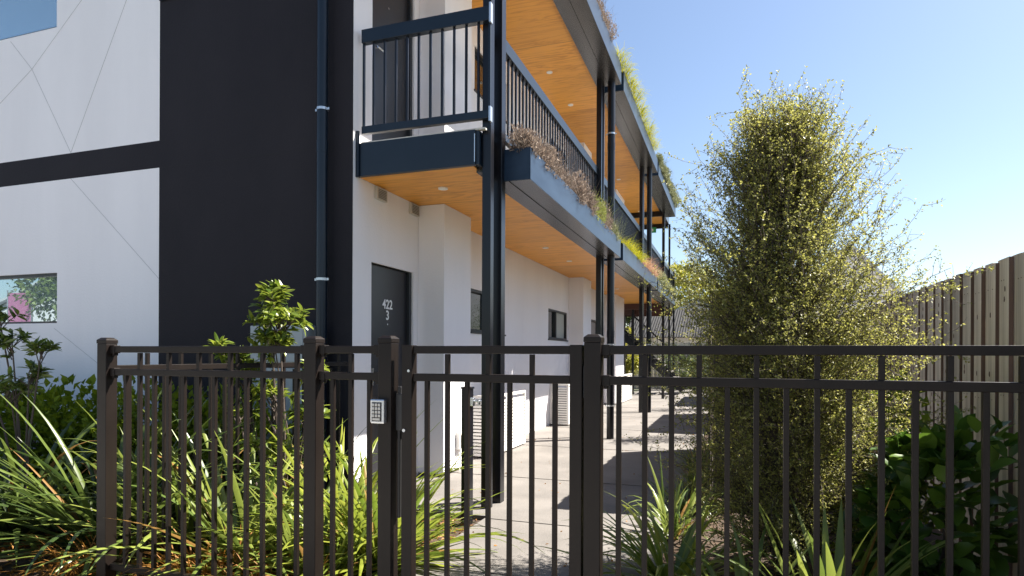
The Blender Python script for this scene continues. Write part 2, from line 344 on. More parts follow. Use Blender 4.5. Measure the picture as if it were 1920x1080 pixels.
# side windows
def sidewin(h, pane, blind=None, split=None):
    y0, y1, z0, z1 = h; f = MB(); t = .035
    f.box(XW-.10, XW-.012, y0, y0+t, z0, z1); f.box(XW-.10, XW-.012, y1-t, y1, z0, z1); f.box(XW-.10, XW-.013, y0+t, y1-t, z0, z0+t); f.box(XW-.10, XW-.013, y0+t, y1-t, z1-t, z1)
    if split: f.box(XW-.09, XW-.02, split-.03, split+.03, z0+t, z1-t)
    o = f.build('window', FRAME, B, .002)
    g = MB(); g.box(XW-.07, XW-.062, y0+t, y1-t, z0+t, z1-t); g.build('pane', pane, o)
    s = MB(); s.box(XW-.05, XW+.02, y0-.02, y1+.02, z0-.022, z0-.001); s.build('sill', FRAME, o)
    if blind:
        g = MB(); g.box(XW-.058, XW-.055, blind[0], blind[1], z0+t, z1-t); g.build('blind', BLIND, o)
sidewin(wins[0], GLS, None, 7.9); sidewin(wins[1], GLS, (11.5, 12.15), 11.45); sidewin(wins[2], GLS)
for h in winsU: sidewin(h, GLS, None, (h[0]+h[1])/2)
# gable windows
for x0, x1, z0, z1 in GW:
    f = MB(); t = .022
    f.box(x1-t, x1, YG+.02, YG+.10, z0, z1); f.box(x0, x0+t, YG+.02, YG+.10, z0, z1); f.box(x0+t, x1-t, YG+.021, YG+.10, z1-t-.01, z1); f.box(x0+t, x1-t, YG+.021, YG+.10, z0, z0+t)
    o = f.build('window', FRAME, B); g = MB(); g.box(x0+t, x1-t, YG+.05, YG+.058, z0+t, z1-t-.01); g.build('pane', GLM, o)
# vents (louvred cowls)
for y0, y1 in ((5.045, 5.225), (5.695, 5.87)):
    v = MB(); z0, z1 = 2.685, 2.80
    v.box(XW+.001, XW+.03, y0, y1, z0, z1); o = v.build('wall_vent', VENT, B, .002)
    g = MB()
    for k in range(6): g.box(XW+.0305, XW+.0335, y0+.02, y1-.02, z0+.014+k*.015, z0+.020+k*.015)
    g.build('vent_grille', VDARK, o)
# downlights
def downlight(y, x, z):
    v = MB(); v.tube([(0, 0, 0), (0, 0, -.012)], .045, 20); return v.build('downlight', LAMP, None)
first = downlight(0, 0, 0); first.parent = B
pts = [(-2.55, 5.34, Z1), (-2.55, 8.76, Z1), (-2.54, 10.12, Z1), (-2.54, 14.67, Z1), (-2.54, 18.9, Z1), (-2.55, 6.3, Z2), (-2.60, 9.1, Z2), (-2.60, 10.4, Z2), (-2.60, 15.18, Z2), (-2.60, 18.74, Z2)]
for i, (x, y, z) in enumerate(pts):
    loc = Vector((x, y, z))-OFF[B.name]
    if i == 0: first.location = loc
    else: copy_part(first, loc, B)
# posts
def post(x0, x1, y0, y1, z1=5.45, name='balcony_post'):
    b = MB(); b.box(x0, x1, y0, y1, -.02, z1); return b.build(name, BLACK, B, .004)
post(-1.948, -1.872, 4.82, 4.895); post(-1.957, -1.855, 5.03, 5.13)
for y in (9.40, 14.05): post(-1.948, -1.872, y, y+.075); post(-1.94, -1.885, y+.26, y+.32)
for y in (18.78,): post(-1.948, -1.872, y, y+.075)
post(-1.945, -1.885, 20.68, 20.74); post(-1.945, -1.885, 22.3, 22.36, 4.15)
for x, y in ((-3.05, 20.6), (-2.84, 20.9), (-3.6, 22.3)): post(x-.035, x+.035, y, y+.07, 2.8)
for y, z0, z1 in ((18.9, 2.62, 2.79), (20.75, 2.60, 2.76), (22.3, 2.62, 2.80), (21.4, 2.70, 2.80)): b = MB(); b.box(-4.0, -1.96, y, y+.07, z0, z1); b.build('joist', RED, B)
for y in (18.9, 20.72): b = MB(); b.box(-3.09, -1.96, y, y+.07, 5.34, 5.485); b.build('roof_joist', BLACK, B)
# downpipes on posts and on gable
def pipe(x, y, z0, z1, r, mt, clips, name='downpipe'):
    p = MB(); p.tube([(x, y, z0), (x, y, z1)], r, 20); o = p.build(name, mt, B, smooth=True)
    md = o.modifiers.new('es', 'EDGE_SPLIT')
    for c in clips:
        q = MB(); q.tube([(x, y, c-.011), (x, y, c+.011)], r+.004, 20); q.box(x-r-.025, x-r+.004, y-.004, y+.004, c-.01, c+.01); q.box(x+r-.004, x+r+.025, y-.004, y+.004, c-.01, c+.01)
        q.build('pipe_clip', ZINC, o)
    q = MB()
    for c in ((z0+z1)/2+.2,): q.tube([(x, y, c-.05), (x, y, c+.05)], r+.003, 20)
    q.build('pipe_collar', mt, o, smooth=False)
    return o
pipe(-3.352, 4.612, 0, 5.7, .046, NAVY, (3.373, 1.905))
pipe(-1.74, 9.50, 0, 2.76, .055, BLACK, (1.42, .5)); pipe(-1.74, 9.50, 3.02, 5.4, .055, BLACK, (4.6,))
pipe(-1.75, 14.2, 0, 2.76, .055, BLACK, (1.5,)); pipe(-1.75, 14.2, 3.02, 5.4, .055, BLACK, ())
# railings
def railing(axis, a0, a1, c, kind=None, z=0.):
    r = MB(); pr = {'x': lambda u0, u1, v0, v1, z0, z1: r.box(u0, u1, v0, v1, z0, z1), 'y': lambda u0, u1, v0, v1, z0, z1: r.box(v0, v1, u0, u1, z0, z1)}[axis]
    pr(a0, a1, c-.03, c+.03, 3.97+z, 4.085+z); pr(a0, a1, c-.022, c+.022, 3.18+z, 3.245+z)
    for u in (a0, a1-.02): pr(u+.001, u+.019, c-.012, c+.012, 3.2+z, 4.0+z)
    o = r.build('balcony_railing', NAVY, B, .003)
    n = int((a1-a0-.08)/.107); bl = MB(); st = (a1-a0)/(n+1)
    if kind:
        for k in range(n):
            u = a0+st*(k+1); bl.box(c-.008, c+.008, u-.009, u+.009, 3.246, 3.969)
        q = bl.build('baluster', BLACK, o); q['kind'] = 'stuff'; return
    bl.box(-.009, .009, -.009, .009, 3.246, 3.969); q = bl.build('baluster', BLACK, None); q.parent = o
    for k in range(n):
        u = a0+st*(k+1); loc = Vector((u, c, 0) if axis == 'x' else (c, u, 0))-OFF[B.name]
        if k == 0: q.location = loc
        else: copy_part(q, loc, o)
railing('x', -3.062, -1.862, 4.79)
railing('y', 5.14, 9.39, -1.955); railing('y', 9.75, 14.04, -1.955); railing('y', 14.4, 18.77, -1.955, 'stuff'); railing('y', 18.87, 22.3, -1.955, 'stuff')
b = MB(); b.box(-1.868, -1.852, 4.755, 4.80, 3.15, 3.27); b.box(-1.868, -1.852, 4.755, 4.80, 3.95, 4.11); b.box(-1.992, -1.985, 4.752, 4.80, 2.83, 3.06)
b.build('bracket_plate', ZINC, B)
b = MB(); b.box(-3.06, -1.90, 4.76, 4.80, 3.09, 3.105); b.build('deck_edge', VENT, B)

# planters hung outside the balcony
def planter(y0, y1, z0, z1, label):
    o = thing('balcony_planter', (-1.78, y0, z0), label, 'planter', 'steel planter troughs along the balconies')
    b = MB(); x0, x1 = -1.934, -1.62; t = .006
    b.mi = 0; b.box(x1-t, x1, y0, y1, z0, z1); b.box(x0, x0+t, y0, y1, z0, z1); b.box(x0+t, x1-t, y0, y0+t, z0, z1); b.box(x0+t, x1-t, y1-t, y1, z0, z1)
    b.box(x1-.022, x1-t, y0+t, y1-t, z1-.006, z1); b.build('trough', PLANT, o, .002)
    b = MB(); b.box(x0+.002, x1-.002, y0+.002, y1-.002, z0-.004, z0-.0005); b.box(x0+.12, x0+.123, y0+.002, y1-.002, z0-.010, z0-.004); b.build('base_tray', UNDER, o)
    b = MB(); b.box(x0+t, x1-t, y0+t, y1-t, z0+.05, z1-.035); b.build('potting_soil', SOIL, o)
LP = [(5.10, 9.66), (9.89, 14.6), (14.8, 19.4)]
nm = ['nearest', 'middle', 'farthest']; pl = ['dry lavender', 'yellow grass', 'trailing sage']; pu = ['green and brown thyme', 'bright yellow grass', 'olive creeper']
for i, (y0, y1) in enumerate(LP): planter(y0, y1, 2.75, 3.02, f'{nm[i]} navy steel trough on the lower balcony, planted with {pl[i]}')
for i, (y0, y1) in enumerate(LP): planter(y0 if i else 4.6, y1, 5.40, 5.70, f'{nm[i]} navy steel trough at roof level, planted with {pu[i]}')

# exit sign
E1 = thing('exit_sign', (-2.4, 20.5, 5.2), 'small green exit sign hanging under the far end of the upper soffit', 'sign')
b = MB(); b.box(-2.53, -2.31, 20.49, 20.52, 5.17, 5.34); b.build('sign_face', GREEN, E1)
b = MB(); b.box(-2.50, -2.44, 20.484, 20.489, 5.20, 5.31); b.box(-2.43, -2.40, 20.484, 20.489, 5.22, 5.29); b.build('pictogram', DIGIT, E1)
b = MB(); b.box(-2.43, -2.41, 20.495, 20.515, 5.34, 5.485); b.build('bracket', BLACK, E1)

# stair at far end
ST = thing('steel_staircase', (-2.5, 21.5, 0), 'black steel outdoor staircase with open treads at the far end of the path', 'staircase')
b = MB()
for y in (21.0, 21.95): b.bar((-4.6, y, 3.0), (-1.5, y, .15), .05, .22)
b.build('stringer', BLACK, ST)
tr = MB()
for k in range(14): x = -4.5+k*.215; tr.box(x, x+.26, 21.03, 21.92, 2.95-k*.203, 2.99-k*.203)
tr.build('treads', CONC, ST)
b = MB(); b.bar((-4.6, 20.98, 3.95), (-1.5, 20.98, 1.1), .04, .05)
for k in range(22): x = -4.55+k*.14; z = 3.0-(x+4.6)*.92; b.box(x-.008, x+.008, 20.975, 20.985, z, z+.93)
b.build('handrail', BLACK, ST)

# ------------------------------------------------------------------ AC screens
def screen(y0, y1, x1, h, label):
    o = thing('louvred_screen', (XW, y0, 0), label, 'screen', 'white louvred air conditioner screens along the wall')
    f = MB(); t = .035
    for x, y in ((x1-t, y0), (x1-t, y1-t), (XW+.003, y0)): f.box(x, x+t, y, y+t, .02, h)
    f.box(XW+.04, x1-t-.001, y0, y0+t, h-t, h); f.box(x1-t, x1, y0+t, y1-t, h-t, h); f.box(XW+.04, x1-t-.001, y0, y0+t, .02, .02+t); f.box(x1-t, x1, y0+t, y1-t, .02, .02+t)
    f.build('frame', SLAT, o, .002)
    s = MB(); n = int((h-.11)/.042)
    for k in range(n):
        z = .062+k*.042; s.box(x1-.024, x1-.010, y0+t+.001, y1-t-.001, z, z+.031); s.box(XW+.04, x1-t-.002, y0+.010, y0+.024, z, z+.029)
    s.build('slats', SLAT, o)
    u = MB(); u.box(XW+.03, x1-.06, y0+.12, y1-.1, .05, h-.12); u.build('dark_core', KEYB, o)  # black box added to darken the gaps between the slats
screen(7.14, 8.50, -2.757, .76, 'nearest white louvred screen against the wall behind the black balcony posts')
screen(10.95, 12.15, -2.75, .74, 'middle white louvred screen beside the second duct column')
screen(16.45, 18.4, -2.74, .74, 'farthest white louvred screen at the end of the building')

# outlet box on the duct column
o = thing('outlet_box', (XB, 6.26, .2), 'small white weatherproof outlet box with a cable on the first duct column', 'electrical box')
b = MB(); b.box(XB+.001, XB+.05, 6.20, 6.34, .24, .43); b.build('housing', SLAT, o, .006)
b = MB(); b.box(XB+.051, XB+.062, 6.225, 6.315, .27, .40); b.build('cover', VENT, o, .003)
b = MB(); b.tube([(XB+.02, 6.24, .24), (XB+.03, 6.23, .12), (XB+.05, 6.20, .02)], .006, 6); b.build('cable', SLAT, o)

# meter cabinet against the gable
o = thing('meter_cabinet', (-3.77, 4.6, .35), 'pale grey meter cabinet on the charcoal wall behind the bright leafy shrub', 'cabinet')
b = MB(); b.box(-4.06, -3.47, 4.55, 4.698, 1.165, 1.51); b.box(-4.06, -3.47, 4.56, 4.698, .38, 1.135); b.build('body', GREYB, o, .006)
b = MB(); b.box(-4.035, -3.495, 4.542, 4.549, 1.19, 1.485); b.build('door', GREYB, o, .004)
b = MB(); b.box(-4.035, -3.495, 4.552, 4.559, .41, 1.11); b.build('door', GREYB, o, .004)
b = MB(); b.tube([(-3.60, 4.55, 1.39), (-3.60, 4.53, 1.39)], .014, 12); b.build('lock', KEYB, o)
b = MB(); b.box(-4.05, -3.48, 4.565, 4.69, 1.136, 1.164); b.build('gap_strip', KEYB, o)  # dark strip filling the gap between the two boxes

# ------------------------------------------------------------------ front fence (plane Y = 2.42)
YF = 2.42
def fpost(x, y0=YF-.03, h=1.335, parent=None, name='post'):
    b = MB(); s = .0325
    b.box(x-s, x+s, y0, y0+2*s, -.05, h-.025); o = b.build(name, BRONZE, parent, .003)
    c = MB(); q = .0345
    c.add([(x-q, y0+s-q, h-.025), (x+q, y0+s-q, h-.025), (x+q, y0+s+q, h-.025), (x-q, y0+s+q, h-.025), (x-q, y0+s-q, h-.006), (x+q, y0+s-q, h-.006), (x+q, y0+s+q, h-.006), (x-q, y0+s+q, h-.006),
           (x-.02, y0+s-.02, h+.006), (x+.02, y0+s-.02, h+.006), (x+.02, y0+s+.02, h+.006), (x-.02, y0+s+.02, h+.006)],
          [(0,3,2,1),(0,1,5,4),(1,2,6,5),(2,3,7,6),(3,0,4,7),(4,5,9,8),(5,6,10,9),(6,7,11,10),(7,4,8,11),(8,9,10,11)])
    c.build('post_cap', BRONZE, o, .002); return o
def picket_proto(parent, tall):
    b = MB(); b.box(-.0095, .0095, -.0095, .0095, .10, 1.262 if tall else 1.147); p = b.build('picket', BRONZE, None, .0015); p.parent = parent; return p
def panel(parent, x0, x1, tall, short, brackets=(True, True), y=YF+.006):
    loc0 = OFF[parent.name]
    ht = .0165
    for z in (1.28, 1.1625, .15): r = MB(); r.box(x0, x1, y-.014, y+.016, z-ht, z+ht); r.build('rail', BRONZE, parent, .003)
    for s, xx in ((brackets[0], x0), (brackets[1], x1-.03)):
        if s:
            for z in (1.28, 1.1625): k = MB(); k.box(xx-.001, xx+.031, y-.017, y+.019, z-ht-.004, z+ht+.004); k.box(xx+.006, xx+.022, y-.012, y+.014, z-ht-.016, z-ht-.003); k.build('rail_bracket', BRONZE, parent, .002)
    for kind, xs in ((True, tall), (False, short)):
        p = None
        for x in xs:
            l = Vector((x, y, 0))-loc0
            if p is None: p = picket_proto(parent, kind); p.location = l
            else: copy_part(p, l, parent)
def seq(a, b, n): return [a+(b-a)*i/(n-1) for i in range(n)]
FN = thing('metal_fence', (-2.4, YF, 0), 'dark bronze metal picket fence left of the gate in front of the flax', 'fence')
fpost(-3.085, parent=FN); fpost(-1.80, parent=FN); fpost(-1.415, parent=FN)
panel(FN, -3.05, -1.835, seq(-2.86, -1.895, 6), seq(-2.955, -1.99, 6))
panel(FN, -1.765, -1.45, [-1.605], [-1.70, -1.51])
FR = thing('metal_fence', (.6, YF, 0), 'dark bronze metal picket fence right of the gate in front of the wiry tree', 'fence')
fpost(-.508, parent=FR)
xs = [-.411+.0985*i for i in range(18)]
panel(FR, -.475, 1.37, xs[1::2], xs[0::2]); fpost(1.405, parent=FR)
RF = thing('metal_fence', (-3.1, 3.5, 0), 'bronze picket return fence running back from the corner post to the wall', 'fence')
yy0, yy1 = YF+.04, 4.69
for z in (1.28, 1.18, .15): r = MB(); r.box(-3.112, -3.085, yy0, yy1, z-.0165, z+.0165); r.build('rail', BRONZE, RF, .002)
for kind, ys in ((True, seq(2.674, 4.5, 9)), (False, seq(2.56, 4.39, 9))):
    p = None
    for y in ys:
        l = Vector((-3.098, y, 0))-OFF[RF.name]
        if p is None: p = picket_proto(RF, kind); p.location = l
        else: copy_part(p, l, RF)
# gate
G = thing('metal_gate', (-.945, YF, 0), 'closed dark bronze picket gate across the concrete path', 'gate')
for x0, x1 in ((-1.339, -1.290), (-.600, -.551)): b = MB(); b.box(x0, x1, YF-.018, YF+.030, .05, 1.30); b.build('stile', BRONZE, G, .003)
panel(G, -1.29, -.60, [-1.133, -.948, -.76], [-1.228, -1.043, -.855, -.664], (False, False))
for z in (1.155, .30):
    b = MB(); b.tube([(-.5455, YF-.005, z-.06), (-.5455, YF-.005, z+.06)], .0045, 10); b.box(-.553, -.540, YF-.001, YF+.022, z-.06, z+.06); b.build('hinge', KEYB, G)
b = MB(); b.box(-1.378, -1.332, YF+.0, YF+.045, .93, 1.09); b.box(-1.372, -1.36, YF+.005, YF+.03, .55, 1.12); b.build('latch', KEYB, G, .003)
b = MB(); b.tube([(-1.325, YF-.019, .935), (-1.325, YF-.024, .935)], .007, 12); b.tube([(-1.303, YF-.019, 1.19), (-1.303, YF-.024, 1.19)], .006, 12); b.build('bolt', CHROME, G)
# keypad
KX, KY = -1.432, YF-.031
K = thing('keypad_lock', (KX, KY, .97), 'silver keypad lock with rows of buttons fixed to the gate post', 'keypad')
b = MB(); b.box(KX-.036, KX+.032, KY-.028, KY-.001, .963, 1.068); b.build('housing', CHROME, K, .006)
b = MB(); b.box(KX-.027, KX+.020, KY-.0305, KY-.0285, .973, 1.055); b.build('panel', KEYB, K, .001)
p = None
for i in range(3):
    for j in range(4):
        if p is None:
            q = MB(); q.box(-.0055, .0055, -.003, 0, -.006, .006); p = q.build('button', KEYS, None, .001); p.parent = K; c = p
        else: c = copy_part(p, (0, 0, 0), K)
        c.location = Vector((KX-.018+i*.0145, KY-.031, 1.044-j*.0155))-OFF[K.name]
b = MB(); b.box(KX-.021, KX+.014, KY-.0335, KY-.031, .978, .987); b.build('label_plate', KEYS, K)
# bollard-like gate stop post with latch
o = thing('latch_post', (-1.905, 4.44, 0), 'short black post with a silver latch standing before the balcony post', 'post')
b = MB(); b.box(-1.94, -1.87, 4.40, 4.47, -.03, 1.0); b.build('shaft', BLACK, o, .003)
b = MB(); b.box(-1.946, -1.864, 4.394, 4.476, 1.0, 1.015); b.build('cap', BLACK, o, .003)
b = MB(); b.box(-1.869, -1.845, 4.40, 4.45, .87, .935); b.box(-1.845, -1.79, 4.41, 4.44, .90, .915); b.box(-1.81, -1.80, 4.405, 4.445, .875, .93); b.build('latch', CHROME, o, .003)

# ------------------------------------------------------------------ paling fence on the boundary
XP = 1.44
PF = thing('timber_fence', (XP, 2, 0), 'tall weathered timber paling fence along the right boundary', 'fence')
rng = np.random.default_rng(7)
protos = []
for k in range(6):
    b = MB(); w_ = .148; t = .022
    hh = 1.81+(k-2.5)*.003
    b.mi = 0; b.add([(0, 0, -.05), (0, w_, -.05), (0, w_, hh), (0, 0, hh), (t, 0, -.05), (t, w_, -.05), (t, w_, hh), (t, 0, hh)], [(0, 3, 2, 1)][:1])
    b.f[0] = (3, 2, 1, 0)
    n = len(b.v)
    b.mi = 1; b.f += [(0, 4, 7, 3), (1, 2, 6, 5), (3, 7, 6, 2)]; b.m += [1, 1, 1]
    b.mi = 0; b.f += [(4, 5, 6, 7)]; b.m += [0]
    b.mi = 2
    for zz in (.345, .995, 1.645):
        for yy in (.035+.01*k, .112): b.box(-.0015, .001, yy-.003, yy+.003, zz-.003+.012*k, zz+.003+.012*k)
    for _ in range(3):
        ky, kz = rng.uniform(.03, .12), rng.uniform(.2, 1.7); b.add([(-.0008, ky+.011*math.cos(t_)*rng.uniform(.7, 1.2), kz+.017*math.sin(t_)) for t_ in [2*math.pi*q_/10 for q_ in range(10)]], [tuple(range(10))[::-1]])
    p = b.build('paling', [WOOD, WOODE, KNOT], None); p.parent = PF; protos.append(p)
used = [False]*6
for i in range(100):
    k = i if i < 6 else int(rng.integers(0, 6)); y = 1.2+.2*i+rng.normal(0, .004)
    p = protos[k] if not used[k] else copy_part(protos[k], (0, 0, 0), PF); used[k] = True
    p.location = Vector((XP+rng.normal(0, .002), y, 0))-OFF[PF.name]; p.rotation_euler = (rng.normal(0, .005), 0, rng.normal(0, .03))
b = MB()
for i in range(100):
    y = 1.2+.2*i+.115; b.box(XP+.026, XP+.044, y, y+.12, -.05, 1.822)
q = b.build('backing_boards', [WOOD], PF)
b = MB()
for z in (.3, .95, 1.6): b.box(XP+.045, XP+.09, 1.2, 21.2, z, z+.09)
b.build('rails', WOODE, PF)
# far fence across the end
FF = thing('timber_fence', (-1, 25, 0), 'weathered timber fence crossing the far end behind the staircase', 'fence')
b = MB()
for i in range(60): b.box(-6+i*.155, -6+i*.155+.145, 25+.02*(i % 2), 25.02+.02*(i % 2), 0, 1.75+.02*math.sin(i*2.3))
b.build('palings', WOOD, FF)
b = MB(); b.box(-6, 3.3, 25.05, 25.1, 1.4, 1.5); b.build('rail', WOODE, FF)
# timber enclosures between path and boundary fence (they throw the square shadows)
def enclosure(y0, y1, label):
    o = thing('timber_screen', (.2, y0, 0), label, 'screen', 'timber bin enclosures behind the wiry tree')
    b = MB(); h = 1.8
    n = int((y1-y0)/.15)
    for i in range(n): yy = y0+(y1-y0)*i/n; b.box(-.2+.012*(i % 2), -.18+.012*(i % 2), yy, yy+(y1-y0)/n+.004, 0, h)
    for yy in (y0, y1):
        for i in range(5): x = -.16+i*.155; b.box(x, x+.157, yy+.012*(i % 2), yy+.02+.012*(i % 2), 0, h)
    b.build('palings', STAIN, o)
    b = MB(); b.box(-.16, -.10, y0+.05, y1-.05, h-.12, h-.03); b.build('rail', STAIN, o)
enclosure(5.87, 9.05, 'nearest timber bin enclosure half hidden by the wiry tree')
enclosure(11.32, 14.65, 'second timber bin enclosure beyond the wiry tree')
enclosure(17.0, 20.9, 'third timber bin enclosure near the far end of the path')

# ------------------------------------------------------------------ foliage builders
def norm(a): return a/np.maximum(np.linalg.norm(a, axis=-1, keepdims=True), 1e-9)
def leaves(P, D, L, W, rng, fold=.25):
    """P base points, D unit directions, L lengths, W widths -> verts, quads (folded rhombus, 2 quads sharing the midrib)"""
    n = len(P); up = norm(rng.normal(size=(n, 3))+np.array([0, 0, 1.2])); S = norm(np.cross(D, up)); N = np.cross(S, D)
    L = L[:, None]; W = W[:, None]
    v = np.stack([P, P+D*L*.45+S*W*.5+N*W*fold, P+D*L-N*L*.12, P+D*L*.45-S*W*.5+N*W*fold], 1).reshape(-1, 3)
    k = np.arange(n)[:, None]*4
    f = np.concatenate([k+np.array([[0, 1, 2]]), k+np.array([[0, 2, 3]])], 0)
    return v, f
def bigleaves(P, D, L, W, rng, curl=.25, upw=1.5):
    """8-vertex leaf: base, 3 left, tip, 3 right ; two sides of midrib in quads as tris"""
    n = len(P); up = norm(rng.normal(size=(n, 3))*.6+np.array([0, 0, upw])); S = norm(np.cross(D, up)); N = np.cross(S, D)
    L = L[:, None]; W = W[:, None]; mid = []; out = []
    ts = [0, .25, .55, .82, 1]; ws = [.08, .42, .5, .32, 0]
    for t, w_ in zip(ts, ws):
        c = P+D*L*t-N*L*curl*t*t
        mid.append(c); out.append((c+S*W*w_+N*W*.16*(w_*2), c-S*W*w_+N*W*.16*(w_*2)))
    v = np.stack(mid+[o[0] for o in out[:4]]+[o[1] for o in out[:4]], 1).reshape(-1, 3)   # 13 verts
    k = np.arange(n)[:, None]*13; F_ = []
    for i in range(3): F_ += [[i, i+1, 5+i+1], [i, 5+i+1, 5+i], [i, 9+i, 9+i+1], [i, 9+i+1, i+1]]
    F_ += [[3, 4, 8], [3, 12, 4]]
    f = np.concatenate([k+np.array([q]) for q in F_], 0)
    return v, f
def blades(base, n, L, W, rng, lean=(.3, 1.1), spread=.08, az=None, droop=1.0, K=9, maxup=1.35):
    """arching strap leaves"""
    V = []; Fa = []; c = 0
    for i in range(n):
        a = rng.uniform(0, 2*math.pi) if az is None else rng.normal(az[0], az[1])
        h = np.array([math.cos(a), math.sin(a), 0]); s = np.array([-math.sin(a), math.cos(a), 0])
        p = np.array(base)+h*rng.uniform(0, spread)+s*rng.normal(0, spread*.5); l = L*rng.uniform(.6, 1.1); w_ = W*rng.uniform(.7, 1.2)
        th = maxup-rng.uniform(*lean)*.5; dr = rng.uniform(.15, 1.5)*droop; tw = rng.normal(0, .25)
        prev = p.copy()
        for k in range(K+1):
            t = k/K; wk = w_*min(1, .55+t*1.6)*(1-max(0, (t-.45)/.55)**1.7)
            ang = th-dr*t*t*1.5
            if k: prev = prev+(h*math.cos(ang)+np.array([0, 0, math.sin(ang)]))*l/K
            nrm = -h*math.sin(ang)+np.array([0, 0, math.cos(ang)])
            ss = s*math.cos(tw*t)+nrm*math.sin(tw*t); nn = np.cross(h*math.cos(ang)+np.array([0, 0, math.sin(ang)]), ss)
            V += [prev-ss*wk*.5+nn*wk*-.16, prev, prev+ss*wk*.5+nn*wk*-.16]
        for k in range(K):
            b = c+k*3; Fa += [(b, b+1, b+4, b+3), (b+1, b+2, b+5, b+4)]
        c += 3*(K+1)
    return np.array(V), np.array(Fa)
def twigs(A, Bp, r, rng):
    """thin 3-sided twigs between point arrays A,B (n,3)"""
    n = len(A); D = norm(Bp-A); S = norm(np.cross(D, norm(rng.normal(size=(n, 3))))); T = np.cross(D, S); r = r[:, None] if hasattr(r, '__len__') else r
    ring = [S, -S*.5+T*.87, -S*.5-T*.87]
    v = np.stack([A+q*r for q in ring]+[Bp+q*r*.7 for q in ring], 1).reshape(-1, 3)
    k = np.arange(n)[:, None]*6
    f = np.concatenate([k+np.array([[i, (i+1) % 3, 3+(i+1) % 3, 3+i]]) for i in range(3)], 0)
    return v, f
def cat(L):
    vs = []; fs = []; c = 0
    for v, f in L: vs.append(v); fs.append(f+c); c += len(v)
    return np.concatenate(vs), np.concatenate(fs)
def shell(c, r, n, rng, inner=.35, lumps=5, ls=.35):
    """points through an uneven blob: ellipsoid plus lumps"""
    c = np.array(c); r = np.array(r); u = norm(rng.normal(size=(n, 3))); lc = norm(rng.normal(size=(lumps, 3)))
    k = 1+ls*np.max((u@lc.T-.7)/.3, axis=1).clip(-.6, 1)
    rad = rng.uniform(inner, 1, n)**.6*k
    return c+u*rad[:, None]*r, u
def shrub(name, base, h, r, n, L, W, mt, label, cat_, seed, group=None, big=False, stems=7, lumps=7, ls=.35, low=.0):
    rng = np.random.default_rng(seed); base = np.array(base, float)
    o = thing(name, tuple(base), label, cat_, group)
    c = base+np.array([0, 0, low+(h-low)/2]); P, U = shell(c, (r, r*.9 if not hasattr(r, '__len__') else r, (h-low)/2), n, rng, .3, lumps, ls)
    P[:, 2] = np.maximum(P[:, 2], base[2]+.02)
    D = norm(U*.8+np.array([0, 0, .5])+rng.normal(size=(n, 3))*.6)
    fn = bigleaves if big else leaves
    v, f = fn(P, D, L*rng.uniform(.7, 1.25, n), W*rng.uniform(.7, 1.25, n), rng)
    mesh('foliage', v, f, mt, o)
    b = MB()
    for i in range(stems):
        a = rng.uniform(0, 6.28); q = c+np.array([math.cos(a)*r*.6, math.sin(a)*r*.6, (h-low)*.25*rng.uniform(-.5, 1)])
        m_ = (base+q)/2+rng.normal(0, r*.1, 3); b.tube([base+rng.normal(0, .02, 3)*[1, 1, 0]-[0, 0, .03], m_, q], [.012*h+.003, .007*h+.002, .003*h+.001], 5)
    b.build('stem', TWIG, o); return o
def flax(name, base, n, L, W, mt, label, seed, group='flax clumps in the garden beds', **k):
    rng = np.random.default_rng(seed); v, f = blades(base, n, L, W, rng, **k)
    o = mesh(name, v, f, mt, origin=base, smooth=True); return tag(o, label, 'plant', group)

